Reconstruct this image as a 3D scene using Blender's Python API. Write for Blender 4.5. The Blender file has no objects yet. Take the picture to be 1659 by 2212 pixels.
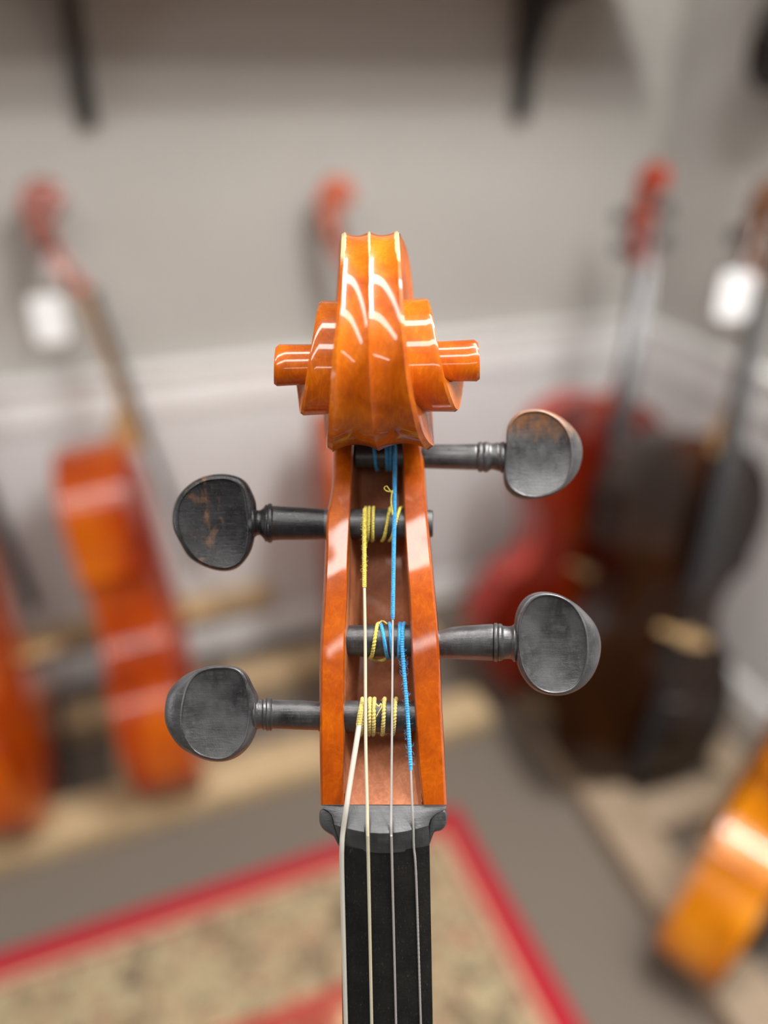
import bpy, bmesh, math, random
import numpy as np
from mathutils import Vector, Matrix, Euler

random.seed(4)
PI = math.pi
SC = bpy.context.scene
COL = SC.collection
R = math.radians

# ------------------------------------------------------------------ camera
FPX, CX, CY = 1661.0, 829.5, 1106.0
PITCH = R(28.6)
CAM_H = 1.5
D0 = 0.28                       # distance from the lens to the peg box, metres
cam_d = bpy.data.cameras.new('camera')
cam = bpy.data.objects.new('camera', cam_d)
COL.objects.link(cam)
cam_d.sensor_fit = 'VERTICAL'
cam_d.sensor_height = 36.0
cam_d.lens = FPX / 2212.0 * 36.0
cam_d.clip_start = 0.01
cam.location = (0, 0, CAM_H)
cam.rotation_euler = (PI / 2 - PITCH, 0, 0)
cam_d.dof.use_dof = True
cam_d.dof.focus_distance = D0 * (1 + 25 / FPX)
cam_d.dof.aperture_fstop = 2.05
SC.camera = cam
CAMM = Matrix.Translation((0, 0, CAM_H)) @ Euler((PI / 2 - PITCH, 0, 0)).to_matrix().to_4x4()

# ------------------------------------------------------------------ light
SC.view_settings.view_transform = 'Standard'
SC.view_settings.look = 'None'
SC.view_settings.gamma = 1.0
SC.view_settings.use_curve_mapping = False
SC.view_settings.exposure = 0.12

world = bpy.data.worlds.new('world')
SC.world = world
world.use_nodes = True
world.node_tree.nodes['Background'].inputs[0].default_value = (0.8, 0.82, 0.85, 1)
world.node_tree.nodes['Background'].inputs[1].default_value = 0.3

CORNER = Vector((0.77, 2.37, 0))
LW = Vector((math.cos(R(21)), math.sin(R(21)), 0))      # along the left wall, towards the corner
RW = Vector((math.cos(R(107)), math.sin(R(107)), 0))    # along the right wall, towards the corner
LN = Vector((LW.y, -LW.x, 0))                           # out of the left wall into the room
RN = Vector((-RW.y, RW.x, 0))                           # out of the right wall into the room

def lwp(s, d, z):               # s metres back from the corner along left wall, d metres off it
    return CORNER - LW * s + LN * d + Vector((0, 0, z))

def rwp(s, d, z):
    return CORNER - RW * s + RN * d + Vector((0, 0, z))

CEIL = 2.6
LAMPS_AND_FILL = [  # s, d, length, width, watts
    (1.45, 1.60, 2.6, 0.16, 20),
    (1.45, 2.25, 2.6, 0.17, 19),
    (1.60, 3.55, 2.0, 0.16, 9),  # added fill from behind the viewer
]
for (s, d, ln, wd, pw) in LAMPS_AND_FILL:
    ld = bpy.data.lights.new('ceiling_tube_and_fill', 'AREA')
    ld.shape = 'RECTANGLE'
    ld.size = ln
    ld.size_y = wd
    ld.energy = pw
    ld.color = (1.0, 0.975, 0.945)
    lo = bpy.data.objects.new('ceiling_tube_and_fill', ld)
    lo.location = lwp(s, d, CEIL - 0.075)
    lo.rotation_euler = (0, 0, R(21))
    COL.objects.link(lo)

# short strip added as fill to brighten the right wall
RFILL = CORNER - RW * 1.75 + RN * 0.62 + Vector((0, 0, CEIL - 0.075))
ld = bpy.data.lights.new('ceiling_tube_and_fill', 'AREA')
ld.shape = 'RECTANGLE'; ld.size = 0.12; ld.size_y = 1.1; ld.energy = 40; ld.color = (1.0, 0.975, 0.955)
lo = bpy.data.objects.new('ceiling_tube_and_fill', ld)
lo.location = RFILL; lo.rotation_euler = (0, 0, R(17)); COL.objects.link(lo)
# unseen window's area light, added in the side wall to brighten the right wall
ld = bpy.data.lights.new('added_window_fill', 'AREA')
ld.shape = 'RECTANGLE'; ld.size = 1.5; ld.size_y = 1.1; ld.energy = 16; ld.color = (0.97, 0.98, 1.0)
WIN_FILL_C = CORNER - LW * (4.2 - 0.03) + LN * 1.2 + Vector((0, 0, 1.45))
lo = bpy.data.objects.new('added_window_fill', ld)
lo.location = WIN_FILL_C
lo.rotation_euler = LW.to_track_quat('-Z', 'Z').to_euler()
COL.objects.link(lo)

# ------------------------------------------------------------------ helpers
def Q(px, py, z=0.0):
    dz = D0 * (1 - z / FPX)
    return CAMM @ Vector(((px - CX) / FPX * dz, -(py - CY) / FPX * dz, -dz))

def tag(o, label=None, cat=None, group=None, kind=None):
    if label: o['label'] = label
    if cat: o['category'] = cat
    if group: o['group'] = group
    if kind: o['kind'] = kind
    return o

def empty(name, loc, label, cat, group=None):
    o = bpy.data.objects.new(name, None)
    o.empty_display_size = 0.02
    o.location = loc
    COL.objects.link(o)
    return tag(o, label, cat, group)

class MB:
    """collects geometry in world (or local) coordinates"""
    def __init__(s):
        s.v = []; s.f = []; s.w = []
    def add(s, verts, faces, wear=None):
        b = len(s.v)
        s.v += [Vector(v) for v in verts]
        s.f += [tuple(b + i for i in f) for f in faces]
        s.w += list(wear) if wear is not None else [0.0] * len(verts)
    def grid(s, rows, close_u=False, close_v=False, wear=None, caps=False):
        n = len(rows); m = len(rows[0])
        vs = [p for r in rows for p in r]
        fs = []
        for i in range(n if close_v else n - 1):
            for j in range(m if close_u else m - 1):
                a = i * m + j; b = i * m + (j + 1) % m
                c = ((i + 1) % n) * m + (j + 1) % m; d = ((i + 1) % n) * m + j
                fs.append((a, b, c, d))
        if caps:
            fs.append(tuple(range(m))[::-1])
            fs.append(tuple((n - 1) * m + k for k in range(m)))
        s.add(vs, fs, [x for r in wear for x in r] if wear else None)
    def box(s, o, ax, ay, az):
        """o corner, three edge vectors"""
        o, ax, ay, az = map(Vector, (o, ax, ay, az))
        vs = [o, o + ax, o + ax + ay, o + ay, o + az, o + ax + az, o + ax + ay + az, o + ay + az]
        s.add(vs, [(0, 3, 2, 1), (4, 5, 6, 7), (0, 1, 5, 4), (1, 2, 6, 5), (2, 3, 7, 6), (3, 0, 4, 7)])
    def prism(s, poly, off):
        n = len(poly); off = Vector(off)
        vs = [Vector(p) for p in poly] + [Vector(p) + off for p in poly]
        fs = [tuple(range(n))[::-1], tuple(range(n, 2 * n))]
        fs += [(i, (i + 1) % n, n + (i + 1) % n, n + i) for i in range(n)]
        s.add(vs, fs)
    def tube(s, pts, rad, sides=10, mod=None, caps=True):
        pts = [Vector(p) for p in pts]
        n = len(pts)
        if not hasattr(rad, '__len__'): rad = [rad] * n
        rows = []
        t0 = (pts[1] - pts[0]).normalized()
        up = Vector((1, 0, 0)) if abs(t0.x) < 0.8 else Vector((0, 0, 1))
        nrm = (up - t0 * up.dot(t0)).normalized()
        acc = 0.0
        for i in range(n):
            t = (pts[min(i + 1, n - 1)] - pts[max(i - 1, 0)]).normalized()
            nrm = (nrm - t * nrm.dot(t)).normalized()
            bn = t.cross(nrm)
            if i: acc += (pts[i] - pts[i - 1]).length
            row = []
            for k in range(sides):
                a = 2 * PI * k / sides
                r = rad[i]
                if mod: r *= mod(a, acc)
                row.append(pts[i] + (nrm * math.cos(a) + bn * math.sin(a)) * r)
            rows.append(row)
        s.grid(rows, close_u=True, caps=caps)
    def build(s, name, mat, parent=None, origin=None, smooth=40, bevel=0, xf=None):
        o0 = Vector(origin) if origin is not None else (parent_world(parent) if parent else Vector((0, 0, 0)))
        me = bpy.data.meshes.new(name)
        vs = [(xf @ v if xf else v) - o0 for v in s.v]
        me.from_pydata(vs, [], s.f)
        bm = bmesh.new(); bm.from_mesh(me)
        if bevel:
            bmesh.ops.bevel(bm, geom=bm.edges[:], offset=bevel, segments=2, affect='EDGES', profile=0.5)
        bmesh.ops.recalc_face_normals(bm, faces=bm.faces[:])
        bm.to_mesh(me); bm.free()
        if any(s.w) and not bevel:
            at = me.attributes.new('wear', 'FLOAT', 'POINT')
            at.data.foreach_set('value', s.w)
        me.materials.append(mat)
        if smooth:
            me.polygons.foreach_set('use_smooth', [True] * len(me.polygons))
            me.set_sharp_from_angle(angle=R(smooth))
        ob = bpy.data.objects.new(name, me)
        COL.objects.link(ob)
        if parent:
            ob.parent = parent
        elif origin is not None:
            ob.location = o0
        return ob

def parent_world(o):
    v = Vector((0, 0, 0))
    while o is not None:
        v += Vector(o.location)
        o = o.parent
    return v

def cr(table, x):
    """Catmull-Rom through a table of (x, value)"""
    xs = [t[0] for t in table]; ys = [t[1] for t in table]
    if x <= xs[0]: return ys[0]
    if x >= xs[-1]: return ys[-1]
    i = 0
    while xs[i + 1] < x: i += 1
    h = xs[i + 1] - xs[i]; t = (x - xs[i]) / h
    def sl(k):
        if k <= 0: return (ys[1] - ys[0]) / (xs[1] - xs[0])
        if k >= len(xs) - 1: return (ys[-1] - ys[-2]) / (xs[-1] - xs[-2])
        a = (ys[k] - ys[k - 1]) / (xs[k] - xs[k - 1]); b = (ys[k + 1] - ys[k]) / (xs[k + 1] - xs[k])
        return 0 if a * b < 0 else (a + b) / 2
    m0, m1 = sl(i) * h, sl(i + 1) * h
    return ((2 * t**3 - 3 * t**2 + 1) * ys[i] + (t**3 - 2 * t**2 + t) * m0 +
            (-2 * t**3 + 3 * t**2) * ys[i + 1] + (t**3 - t**2) * m1)

def frange(a, b, step):
    n = max(1, int(round(abs(b - a) / step)))
    return [a + (b - a) * i / n for i in range(n + 1)]

# ------------------------------------------------------------------ materials
def lin(c):
    return tuple(((x / 255) / 12.92 if x / 255 <= 0.04045 else (((x / 255) + 0.055) / 1.055) ** 2.4) for x in c) + (1,)

class NT:
    def __init__(s, name):
        s.m = bpy.data.materials.new(name); s.m.use_nodes = True
        s.t = s.m.node_tree; s.n = s.t.nodes
        s.b = s.n['Principled BSDF']
    def node(s, ty, **kw):
        x = s.n.new(ty)
        for k, v in kw.items():
            if k.startswith('i_'):
                key = k[2:]
                key = int(key) if key.isdigit() else key.replace('_', ' ')
                x.inputs[key].default_value = v
            else: setattr(x, k, v)
        return x
    def link(s, a, b): s.t.links.new(a, b)
    def coords(s, scale=(1, 1, 1), rot=(0, 0, 0)):
        tc = s.node('ShaderNodeTexCoord'); mp = s.node('ShaderNodeMapping')
        mp.inputs['Scale'].default_value = scale
        mp.inputs['Rotation'].default_value = rot
        s.link(tc.outputs['Object'], mp.inputs['Vector'])
        return mp.outputs[0]
    def noise(s, vec, scale, detail=3, rough=0.5, dist=0.0):
        x = s.node('ShaderNodeTexNoise')
        x.inputs['Scale'].default_value = scale; x.inputs['Detail'].default_value = detail
        x.inputs['Roughness'].default_value = rough; x.inputs['Distortion'].default_value = dist
        s.link(vec, x.inputs['Vector'])
        return x.outputs['Fac']
    def ramp(s, fac, stops):
        x = s.node('ShaderNodeValToRGB'); e = x.color_ramp.elements
        while len(e) < len(stops): e.new(0.5)
        for i, (p, c) in enumerate(stops):
            e[i].position = p; e[i].color = c if len(c) == 4 else tuple(c) + (1,)
        s.link(fac, x.inputs[0]); return x.outputs[0]
    def mix(s, fac, a, b, blend='MIX'):
        x = s.node('ShaderNodeMix'); x.data_type = 'RGBA'; x.blend_type = blend
        for sock, val in ((x.inputs[0], fac), (x.inputs[6], a), (x.inputs[7], b)):
            if hasattr(val, 'links') or isinstance(val, bpy.types.NodeSocket): s.link(val, sock)
            else: sock.default_value = val
        return x.outputs[2]
    def math(s, op, a, b=0.0, clamp=False):
        x = s.node('ShaderNodeMath'); x.operation = op; x.use_clamp = clamp
        for sock, val in ((x.inputs[0], a), (x.inputs[1], b)):
            if isinstance(val, bpy.types.NodeSocket): s.link(val, sock)
            else: sock.default_value = val
        return x.outputs[0]
    def bump(s, h, strength, dist):
        x = s.node('ShaderNodeBump'); x.inputs['Strength'].default_value = strength
        x.inputs['Distance'].default_value = dist
        s.link(h, x.inputs['Height']); s.link(x.outputs[0], s.b.inputs['Normal'])
    def setp(s, **kw):
        for k, v in kw.items():
            sock = s.b.inputs[k.replace('_', ' ')]
            if isinstance(v, bpy.types.NodeSocket): s.link(v, sock)
            else: sock.default_value = v
        return s.m

def mat_plain(name, col, rough=0.6, var=0.06, scale=8, metallic=0.0, coat=0.0, bump=0):
    t = NT(name); v = t.coords()
    n = t.noise(v, scale, 4)
    c = lin(col) if max(col) > 1 else col
    dk = tuple(x * (1 - var * 2) for x in c[:3]) + (1,); lt = tuple(min(1, x * (1 + var)) for x in c[:3]) + (1,)
    if bump: t.bump(n, bump, 0.002)
    return t.setp(Base_Color=t.ramp(n, [(0.3, dk), (0.7, lt)]), Roughness=rough, Metallic=metallic, Coat_Weight=coat)

def mat_varnish_fg(name, dark, mid, light, rough=0.3, coat=1.0, edge=True, gscale=1.0):
    t = NT(name)
    v = t.coords((1, 1, 1), (R(-6), 0, 0))
    vs = t.coords((1, 1, 0.22), (R(-6), 0, 0))
    fine = t.noise(vs, 900 * gscale, 4, 0.6)
    blot = t.noise(v, 45 * gscale, 4, 0.55, 0.6)
    curl = t.noise(t.coords((1, 1, 0.45)), 130 * gscale, 3, 0.5, 2.2)
    base = t.ramp(blot, [(0.28, dark), (0.5, mid), (0.75, light)])
    ring = t.ramp(curl, [(0.44, (1, 1, 1, 1)), (0.495, (1.25, 1.45, 1.6, 1)), (0.55, (1, 1, 1, 1))])
    base = t.mix(0.6, base, ring, 'MULTIPLY')
    fl = t.ramp(fine, [(0.3, (0.78, 0.72, 0.65, 1)), (0.62, (1.1, 1.1, 1.1, 1))])
    base = t.mix(0.5, base, fl, 'MULTIPLY')
    at = t.node('ShaderNodeAttribute', attribute_name='wear')
    wn = t.noise(v, 420, 4, 0.65)
    wf = t.math('MULTIPLY', at.outputs['Fac'], t.math('ADD', wn, 0.42))
    wf = t.ramp(wf, [(0.42, (0, 0, 0, 1)), (0.62, (1, 1, 1, 1))])
    base = t.mix(wf, base, lin((228, 196, 140)))
    b = t.noise(v, 160, 3)
    t.bump(b, 0.12, 0.0006)
    return t.setp(Base_Color=base, Roughness=rough, Coat_Weight=coat, Coat_Roughness=0.06, Coat_IOR=1.5,
                  Specular_IOR_Level=0.2)

def mat_varnish(name, dark, mid, light, scale=7.0, rough=0.3, coat=1.0, cr_=0.08):
    t = NT(name); v = t.coords((1, 1, 0.35))
    n = t.noise(v, scale, 4, 0.55, 0.4)
    fl = t.noise(t.coords((1, 1, 6)), 6, 3)
    base = t.ramp(n, [(0.3, dark), (0.52, mid), (0.75, light)])
    base = t.mix(0.35, base, t.ramp(fl, [(0.35, (0.7, 0.6, 0.5, 1)), (0.65, (1.15, 1.15, 1.15, 1))]), 'MULTIPLY')
    return t.setp(Base_Color=base, Roughness=rough, Coat_Weight=coat, Coat_Roughness=cr_, Specular_IOR_Level=0.3)

def mat_ebony(name, dark=(0.010, 0.010, 0.011, 1), light=(0.075, 0.075, 0.078, 1), brown=0.0, rough=0.38, streak='z', spec=0.85):
    t = NT(name)
    sx = (1, 1, 0.06) if streak == 'z' else (0.05, 1, 1)
    sc = t.noise(t.coords(sx), 1600, 3, 0.7)
    sc2 = t.noise(t.coords((1.0, 1, 0.08) if streak == 'x' else (0.07, 1, 1)), 1300, 3, 0.7)
    v = t.coords()
    bl = t.noise(v, 90, 3)
    base = t.ramp(bl, [(0.3, dark), (0.7, light)])
    scr = t.ramp(sc, [(0.60, (0, 0, 0, 1)), (0.78, (1, 1, 1, 1))])
    base = t.mix(t.math('MULTIPLY', scr, 0.35), base, (0.16, 0.15, 0.14, 1))
    at = t.node('ShaderNodeAttribute', attribute_name='wear')
    wn = t.noise(t.coords((1, 1, 0.3)), 260, 4, 0.7)
    th = t.math('ADD', t.math('MULTIPLY', at.outputs['Fac'], 0.75), t.math('MULTIPLY', wn, 0.75))
    th = t.math('ADD', th, brown)
    wf = t.ramp(th, [(0.62, (0, 0, 0, 1)), (0.95, (1, 1, 1, 1))])
    base = t.mix(wf, base, lin((142, 98, 66)))
    rg = t.math('ADD', t.math('MULTIPLY', sc2, 0.30), rough - 0.15)
    big = t.noise(t.coords((1, 1, 0.12)), 420, 3, 0.7); big2 = t.noise(t.coords((0.12, 1, 1)), 520, 3, 0.7)
    base = t.mix(t.ramp(t.math('MULTIPLY', big, big2), [(0.24, (0, 0, 0, 1)), (0.42, (.8, .8, .8, 1))]), base, tuple(light[:3]) + (1,))
    rg = t.math('ADD', t.math('MULTIPLY', big, 0.22), t.math('SUBTRACT', rg, 0.11))
    t.bump(t.math('ADD', sc, sc2), 0.35, 0.00025)
    return t.setp(Base_Color=base, Roughness=rg, Specular_IOR_Level=spec)

def mat_thread(name, a, b, scale=1500):
    t = NT(name); v = t.coords()
    n = t.noise(v, scale, 3, 0.7)
    return t.setp(Base_Color=t.ramp(n, [(0.3, a), (0.65, b)]), Roughness=0.75, Sheen_Weight=0.3)

def mat_metal(name, a, rough=0.3, metallic=1.0):
    t = NT(name); n = t.noise(t.coords((1, 1, 12)), 1200, 2)
    t.bump(n, 0.1, 0.0001)
    return t.setp(Base_Color=a, Roughness=rough, Metallic=metallic)

def mat_wood(name, a, b, scale=14, rough=0.65):
    t = NT(name); n = t.noise(t.coords((1, 5, 5)), scale, 5, 0.6, 0.8)
    t.bump(n, 0.2, 0.002)
    return t.setp(Base_Color=t.ramp(n, [(0.3, a), (0.7, b)]), Roughness=rough)

M = {}
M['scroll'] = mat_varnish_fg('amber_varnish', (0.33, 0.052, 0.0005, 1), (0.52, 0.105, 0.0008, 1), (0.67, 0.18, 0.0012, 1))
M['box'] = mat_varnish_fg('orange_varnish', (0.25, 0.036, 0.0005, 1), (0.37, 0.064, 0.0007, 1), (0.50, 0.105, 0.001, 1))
M['inside'] = mat_varnish_fg('bare_reddish_wood', (0.20, 0.065, 0.028, 1), (0.34, 0.115, 0.05, 1), (0.46, 0.17, 0.08, 1), rough=0.5, coat=0.12)
M['peg'] = mat_ebony('ebony_peg', rough=0.34)
M['peg_worn'] = mat_ebony('worn_ebony_peg', brown=-0.02, rough=0.32)
M['peg_brown'] = mat_ebony('brown_flecked_ebony', (0.004, 0.004, 0.005, 1), (0.022, 0.022, 0.024, 1), brown=0.10, rough=0.30, spec=0.6)
M['nut'] = mat_ebony('grey_ebony_nut', (0.018, 0.019, 0.020, 1), (0.050, 0.052, 0.055, 1), rough=0.38, brown=-0.3, streak='x')
M['board'] = mat_ebony('ebony_fingerboard', (0.007, 0.007, 0.007, 1), (0.014, 0.013, 0.012, 1), rough=0.5, brown=-0.3, spec=0.25)
M['yellow'] = mat_thread('yellow_silk', lin((168, 150, 52)), lin((232, 214, 92)))
M['mustard'] = mat_thread('pale_yellow_silk', lin((150, 130, 60)), lin((222, 200, 110)))
M['blue'] = mat_thread('blue_silk', lin((18, 110, 170)), lin((60, 170, 225)))
M['cord_dark'] = mat_plain('dark_thread', (60, 45, 20), 0.8)
M['white_string'] = mat_metal('pale_wound_string', (0.62, 0.59, 0.51, 1), 0.42, 0.25)
M['cream_string'] = mat_metal('cream_wound_string', (0.60, 0.55, 0.40, 1), 0.42, 0.2)
M['steel'] = mat_metal('steel_string', (0.62, 0.60, 0.58, 1), 0.33, 0.6)

M['wall'] = mat_plain('greige_wall_paint', (0.455, 0.44, 0.41, 1), 0.85, 0.02, 3)
M['wall_low'] = mat_plain('grey_wainscot_paint', (0.72, 0.715, 0.71, 1), 0.75, 0.02, 3)
M['wall_dim'] = mat_plain('brown_back_wall', (0.16, 0.14, 0.125, 1), 0.85, 0.05, 3)
M['white_paint'] = mat_plain('white_trim_paint', (0.92, 0.93, 0.92, 1), 0.45, 0.02, 3)
M['ceiling'] = mat_plain('ceiling_paint', (0.55, 0.54, 0.53, 1), 0.9, 0.02, 3)
M['carpet'] = mat_plain('brown_carpet', (0.185, 0.155, 0.125, 1), 0.95, 0.15, 220, bump=0.4)
M['pine'] = mat_wood('pine_board', lin((176, 150, 112)), lin((214, 190, 150)))
M['pine_grey'] = mat_wood('grey_brown_pine', lin((140, 122, 100)), lin((172, 152, 128)))  # greyer and darker than the left rack's boards
M['dark_metal'] = mat_plain('black_bracket_steel', (0.025, 0.022, 0.02, 1), 0.5, 0.1)
M['shelf'] = mat_wood('shelf_laminate', (0.42, 0.37, 0.32, 1), (0.5, 0.45, 0.4, 1))
M['paper'] = mat_plain('white_card', (0.85, 0.86, 0.86, 1), 0.6, 0.02)
M['lamp'] = mat_plain('lamp_housing', (0.8, 0.8, 0.8, 1), 0.5, 0.02)
M['bg_board'] = mat_plain('black_fingerboard', (0.018, 0.018, 0.02, 1), 0.4, 0.1)
M['bg_board'].node_tree.nodes['Principled BSDF'].inputs['Roughness'].default_value = 0.6
M['bg_board'].node_tree.nodes['Principled BSDF'].inputs['Specular IOR Level'].default_value = 0.25
M['bg_neck'] = mat_plain('tan_neck_wood', (0.42, 0.24, 0.10, 1), 0.45, 0.1, 20)
M['bg_bridge'] = mat_plain('maple_bridge', (0.62, 0.42, 0.20, 1), 0.5, 0.08, 20)
M['bg_steel'] = mat_metal('string_steel', (0.5, 0.5, 0.5, 1), 0.35)
M['v_orange'] = mat_varnish('orange_varnish_bg', (0.16, 0.010, 0.001, 1), (0.42, 0.055, 0.001, 1), (0.64, 0.17, 0.002, 1), cr_=0.1)
M['v_matte'] = mat_varnish('dull_orange_varnish_bg', (0.22, 0.018, 0.001, 1), (0.44, 0.065, 0.001, 1), (0.60, 0.14, 0.002, 1), coat=0.15, cr_=0.3, rough=0.5)
M['v_redor'] = mat_varnish('red_orange_varnish_bg', (0.20, 0.012, 0.001, 1), (0.42, 0.035, 0.002, 1), (0.58, 0.10, 0.003, 1))
M['v_red'] = mat_varnish('red_varnish_bg', (0.22, 0.006, 0.001, 1), (0.50, 0.022, 0.002, 1), (0.70, 0.07, 0.003, 1), coat=0.5)
M['v_dark'] = mat_varnish('dark_brown_varnish_bg', (0.006, 0.002, 0.001, 1), (0.014, 0.005, 0.002, 1), (0.06, 0.014, 0.002, 1), 5, coat=0.4)
M['v_burst'] = mat_varnish('red_brown_varnish_bg', (0.05, 0.004, 0.001, 1), (0.16, 0.010, 0.002, 1), (0.55, 0.13, 0.004, 1), 6)
M['v_yellow'] = mat_varnish('golden_varnish_bg', (0.40, 0.11, 0.002, 1), (0.68, 0.23, 0.004, 1), (0.80, 0.34, 0.008, 1))
M['v_brown'] = mat_varnish('brown_varnish_and_shade_bg', (0.08, 0.03, 0.012, 1), (0.17, 0.07, 0.03, 1), (0.25, 0.11, 0.05, 1))  # also stands for the golden cello's shaded top plate

# ------------------------------------------------------------------ room
def struct(name, mb, mat, origin=(0, 0, 0), **kw):
    o = mb.build(name, mat, None, origin=origin, **kw)
    o['kind'] = 'structure'
    return o

WL, WR = 4.2, 4.7
P_l = CORNER - LW * WL
P_r = CORNER - RW * WR
P_b = P_l + (P_r - CORNER)
UP = Vector((0, 0, 1))
def wall(name, a, b, out, z0=0.0, z1=CEIL, mat='wall', th=0.1):
    m = MB(); m.box(a + UP * z0, b - a, out * th, UP * (z1 - z0))
    return struct(name, m, M[mat], smooth=0)
RAIL_B, RAIL_T = 0.775, 0.905
wall('wall_left', P_l, CORNER, -LN)
wall('wall_right', CORNER, P_r, -RN)
wall('wall_back', P_r, P_b, LN, mat='wall_dim')
wall('wall_side', P_b, P_l, RN, mat='wall_dim')
m = MB(); m.prism([P_l, CORNER, P_r, P_b], (0, 0, -0.1)); struct('floor', m, M['carpet'], smooth=0)
m = MB(); m.prism([P + UP * CEIL for P in (P_l, CORNER, P_r, P_b)], (0, 0, 0.1)); struct('ceiling', m, M['ceiling'], smooth=0)
# painted lower wall panels
m = MB(); m.box(P_l, CORNER - P_l, LN * 0.004, UP * RAIL_B); struct('wall_left_lower', m, M['wall_low'], smooth=0)
m = MB(); m.box(CORNER, P_r - CORNER, RN * 0.004, UP * RAIL_B); struct('wall_right_lower', m, M['wall_low'], smooth=0)
# moulded chair rails: stepped profile
prof = [(0, RAIL_B), (0.010, RAIL_B), (0.014, RAIL_B + 0.012), (0.018, RAIL_B + 0.03), (0.020, RAIL_T - 0.045),
        (0.030, RAIL_T - 0.028), (0.038, RAIL_T - 0.012), (0.038, RAIL_T), (0, RAIL_T)]
m = MB(); m.prism([P_l + LN * a + UP * b for a, b in prof], CORNER - P_l); struct('trim_1', m, M['white_paint'], smooth=0)
m = MB(); m.prism([P_r + RN * a + UP * b for a, b in prof], CORNER - P_r); struct('trim_2', m, M['white_paint'], smooth=0)
bp = [(0, 0), (0.014, 0), (0.014, 0.07), (0.008, 0.085), (0, 0.09)]
m = MB(); m.prism([P_l + LN * a + UP * b for a, b in bp], CORNER - P_l); struct('baseboard_left', m, M['white_paint'], smooth=0)
m = MB(); m.prism([P_r + RN * a + UP * b for a, b in bp], CORNER - P_r); struct('baseboard_right', m, M['white_paint'], smooth=0)

for i, (s, d, ln, wd, pw) in enumerate(LAMPS_AND_FILL):
    c = lwp(s, d, CEIL)
    t = empty('ceiling_light_and_fill', c, ('white strip light on the ceiling nearest the shelf wall', 'white strip light on the ceiling behind the viewer',
              'added fill strip on the ceiling furthest from the shelf wall')[i], 'lamp')
    m = MB(); m.box(c - LW * (ln / 2 + .02) - LN * (wd / 2 + .02) - UP * 0.07, LW * (ln + .04), LN * (wd + .04), UP * 0.07)
    m.build('housing', M['lamp'], t, smooth=0)

t = empty('ceiling_light_and_fill', RFILL + UP * 0.075, 'short fill strip added on the ceiling beside the right wall', 'lamp')
m = MB(); m.box(RFILL - RW * .57 - RN * .08 + UP * 0.006, RW * 1.14, RN * .16, UP * 0.069); m.build('housing', M['lamp'], t, smooth=0)  # housing for the added right-wall fill
m = MB()  # frame made up to go round the added side-wall fill
wc = CORNER - LW * WL + LN * 1.2 + Vector((0, 0, 1.45))
for (da, db, za, zb) in ((-.84, -.78, -.64, .64), (.78, .84, -.64, .64), (-.84, .84, .58, .64), (-.88, .88, -.66, -.58), (-.02, .02, -.58, .58)):
    m.box(wc + LN * da + UP * za + LW * 0.001, LN * (db - da), LW * 0.05, UP * (zb - za))
struct('added_window_1', m, M['white_paint'], smooth=0)

# ------------------------------------------------------------------ wall shelf with brackets
SH_Z, SH_D = 1.74, 0.42
s0, s1 = 0.235, 3.2
t = empty('wall_shelf', lwp(1.5, 0, SH_Z), 'long shelf high on the left wall, held by black steel brackets', 'shelf')
m = MB(); m.box(lwp(s1, 0.001, SH_Z), LW * (s1 - s0), LN * SH_D, UP * 0.025); m.build('shelf_board', M['shelf'], t, smooth=0)
for s in (0.462, 1.498, 2.534):
    m = MB()
    w = 0.018
    z = SH_Z
    poly = [(0.002, z), (SH_D * .85, z), (SH_D * .85, z - 0.03), (0.11, z - 0.07), (0.05, z - 0.16), (0.03, z - 0.30), (0.002, z - 0.30)]
    m.prism([lwp(s - w, a, b) for a, b in poly], -LW * (2 * w))
    m.build('bracket', M['dark_metal'], t, smooth=0)

# ------------------------------------------------------------------ floor racks of pine boards
def rack(name, P, sign, s_a, s_b, label, top, cross):
    t = empty(name, P((s_a + s_b) / 2, 0.36, 0), label, 'rack')
    def board(nm, s0, s1, d0, d1, z0, z1, mt):
        m = MB()
        a, b, c, d = P(s0, d0, z0), P(s1, d0, z0), P(s0, d1, z0), P(s0, d0, z1)
        m.box(a, b - a, c - a, d - a)
        return m.build(nm, M[mt], t, smooth=30, bevel=0.004)
    board('front_board', s_a, s_b, 0.50, 0.617, 0, 0.06, top)
    board('back_board', s_a, s_b, 0.17, 0.26, 0, 0.06, top)
    for c in cross:
        board('cross_board', c - 0.045, c + 0.045, 0.262, 0.498, 0.0, 0.055, top)
    return t
rack('floor_rack', lwp, 1, 0.75, 3.3, 'pale pine board rack on the carpet along the left wall', 'pine', (0.95, 1.65, 2.35, 2.9))
rack('floor_rack', rwp, 1, 0.20, 3.0, 'greyish pine board rack on the carpet along the right wall', 'pine_grey', (0.35, 1.05, 1.62, 2.3))
m = MB(); m.box(lwp(1.92, 0.016, 0.15), LW * 0.72, LN * 0.035, UP * 0.07)
tag(m.build('wall_batten', M['pine'], None, origin=lwp(1.6, 0.02, 0.15), smooth=30, bevel=0.003), 'short tan batten fixed low on the wall behind the leaning cellos', 'batten')

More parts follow.
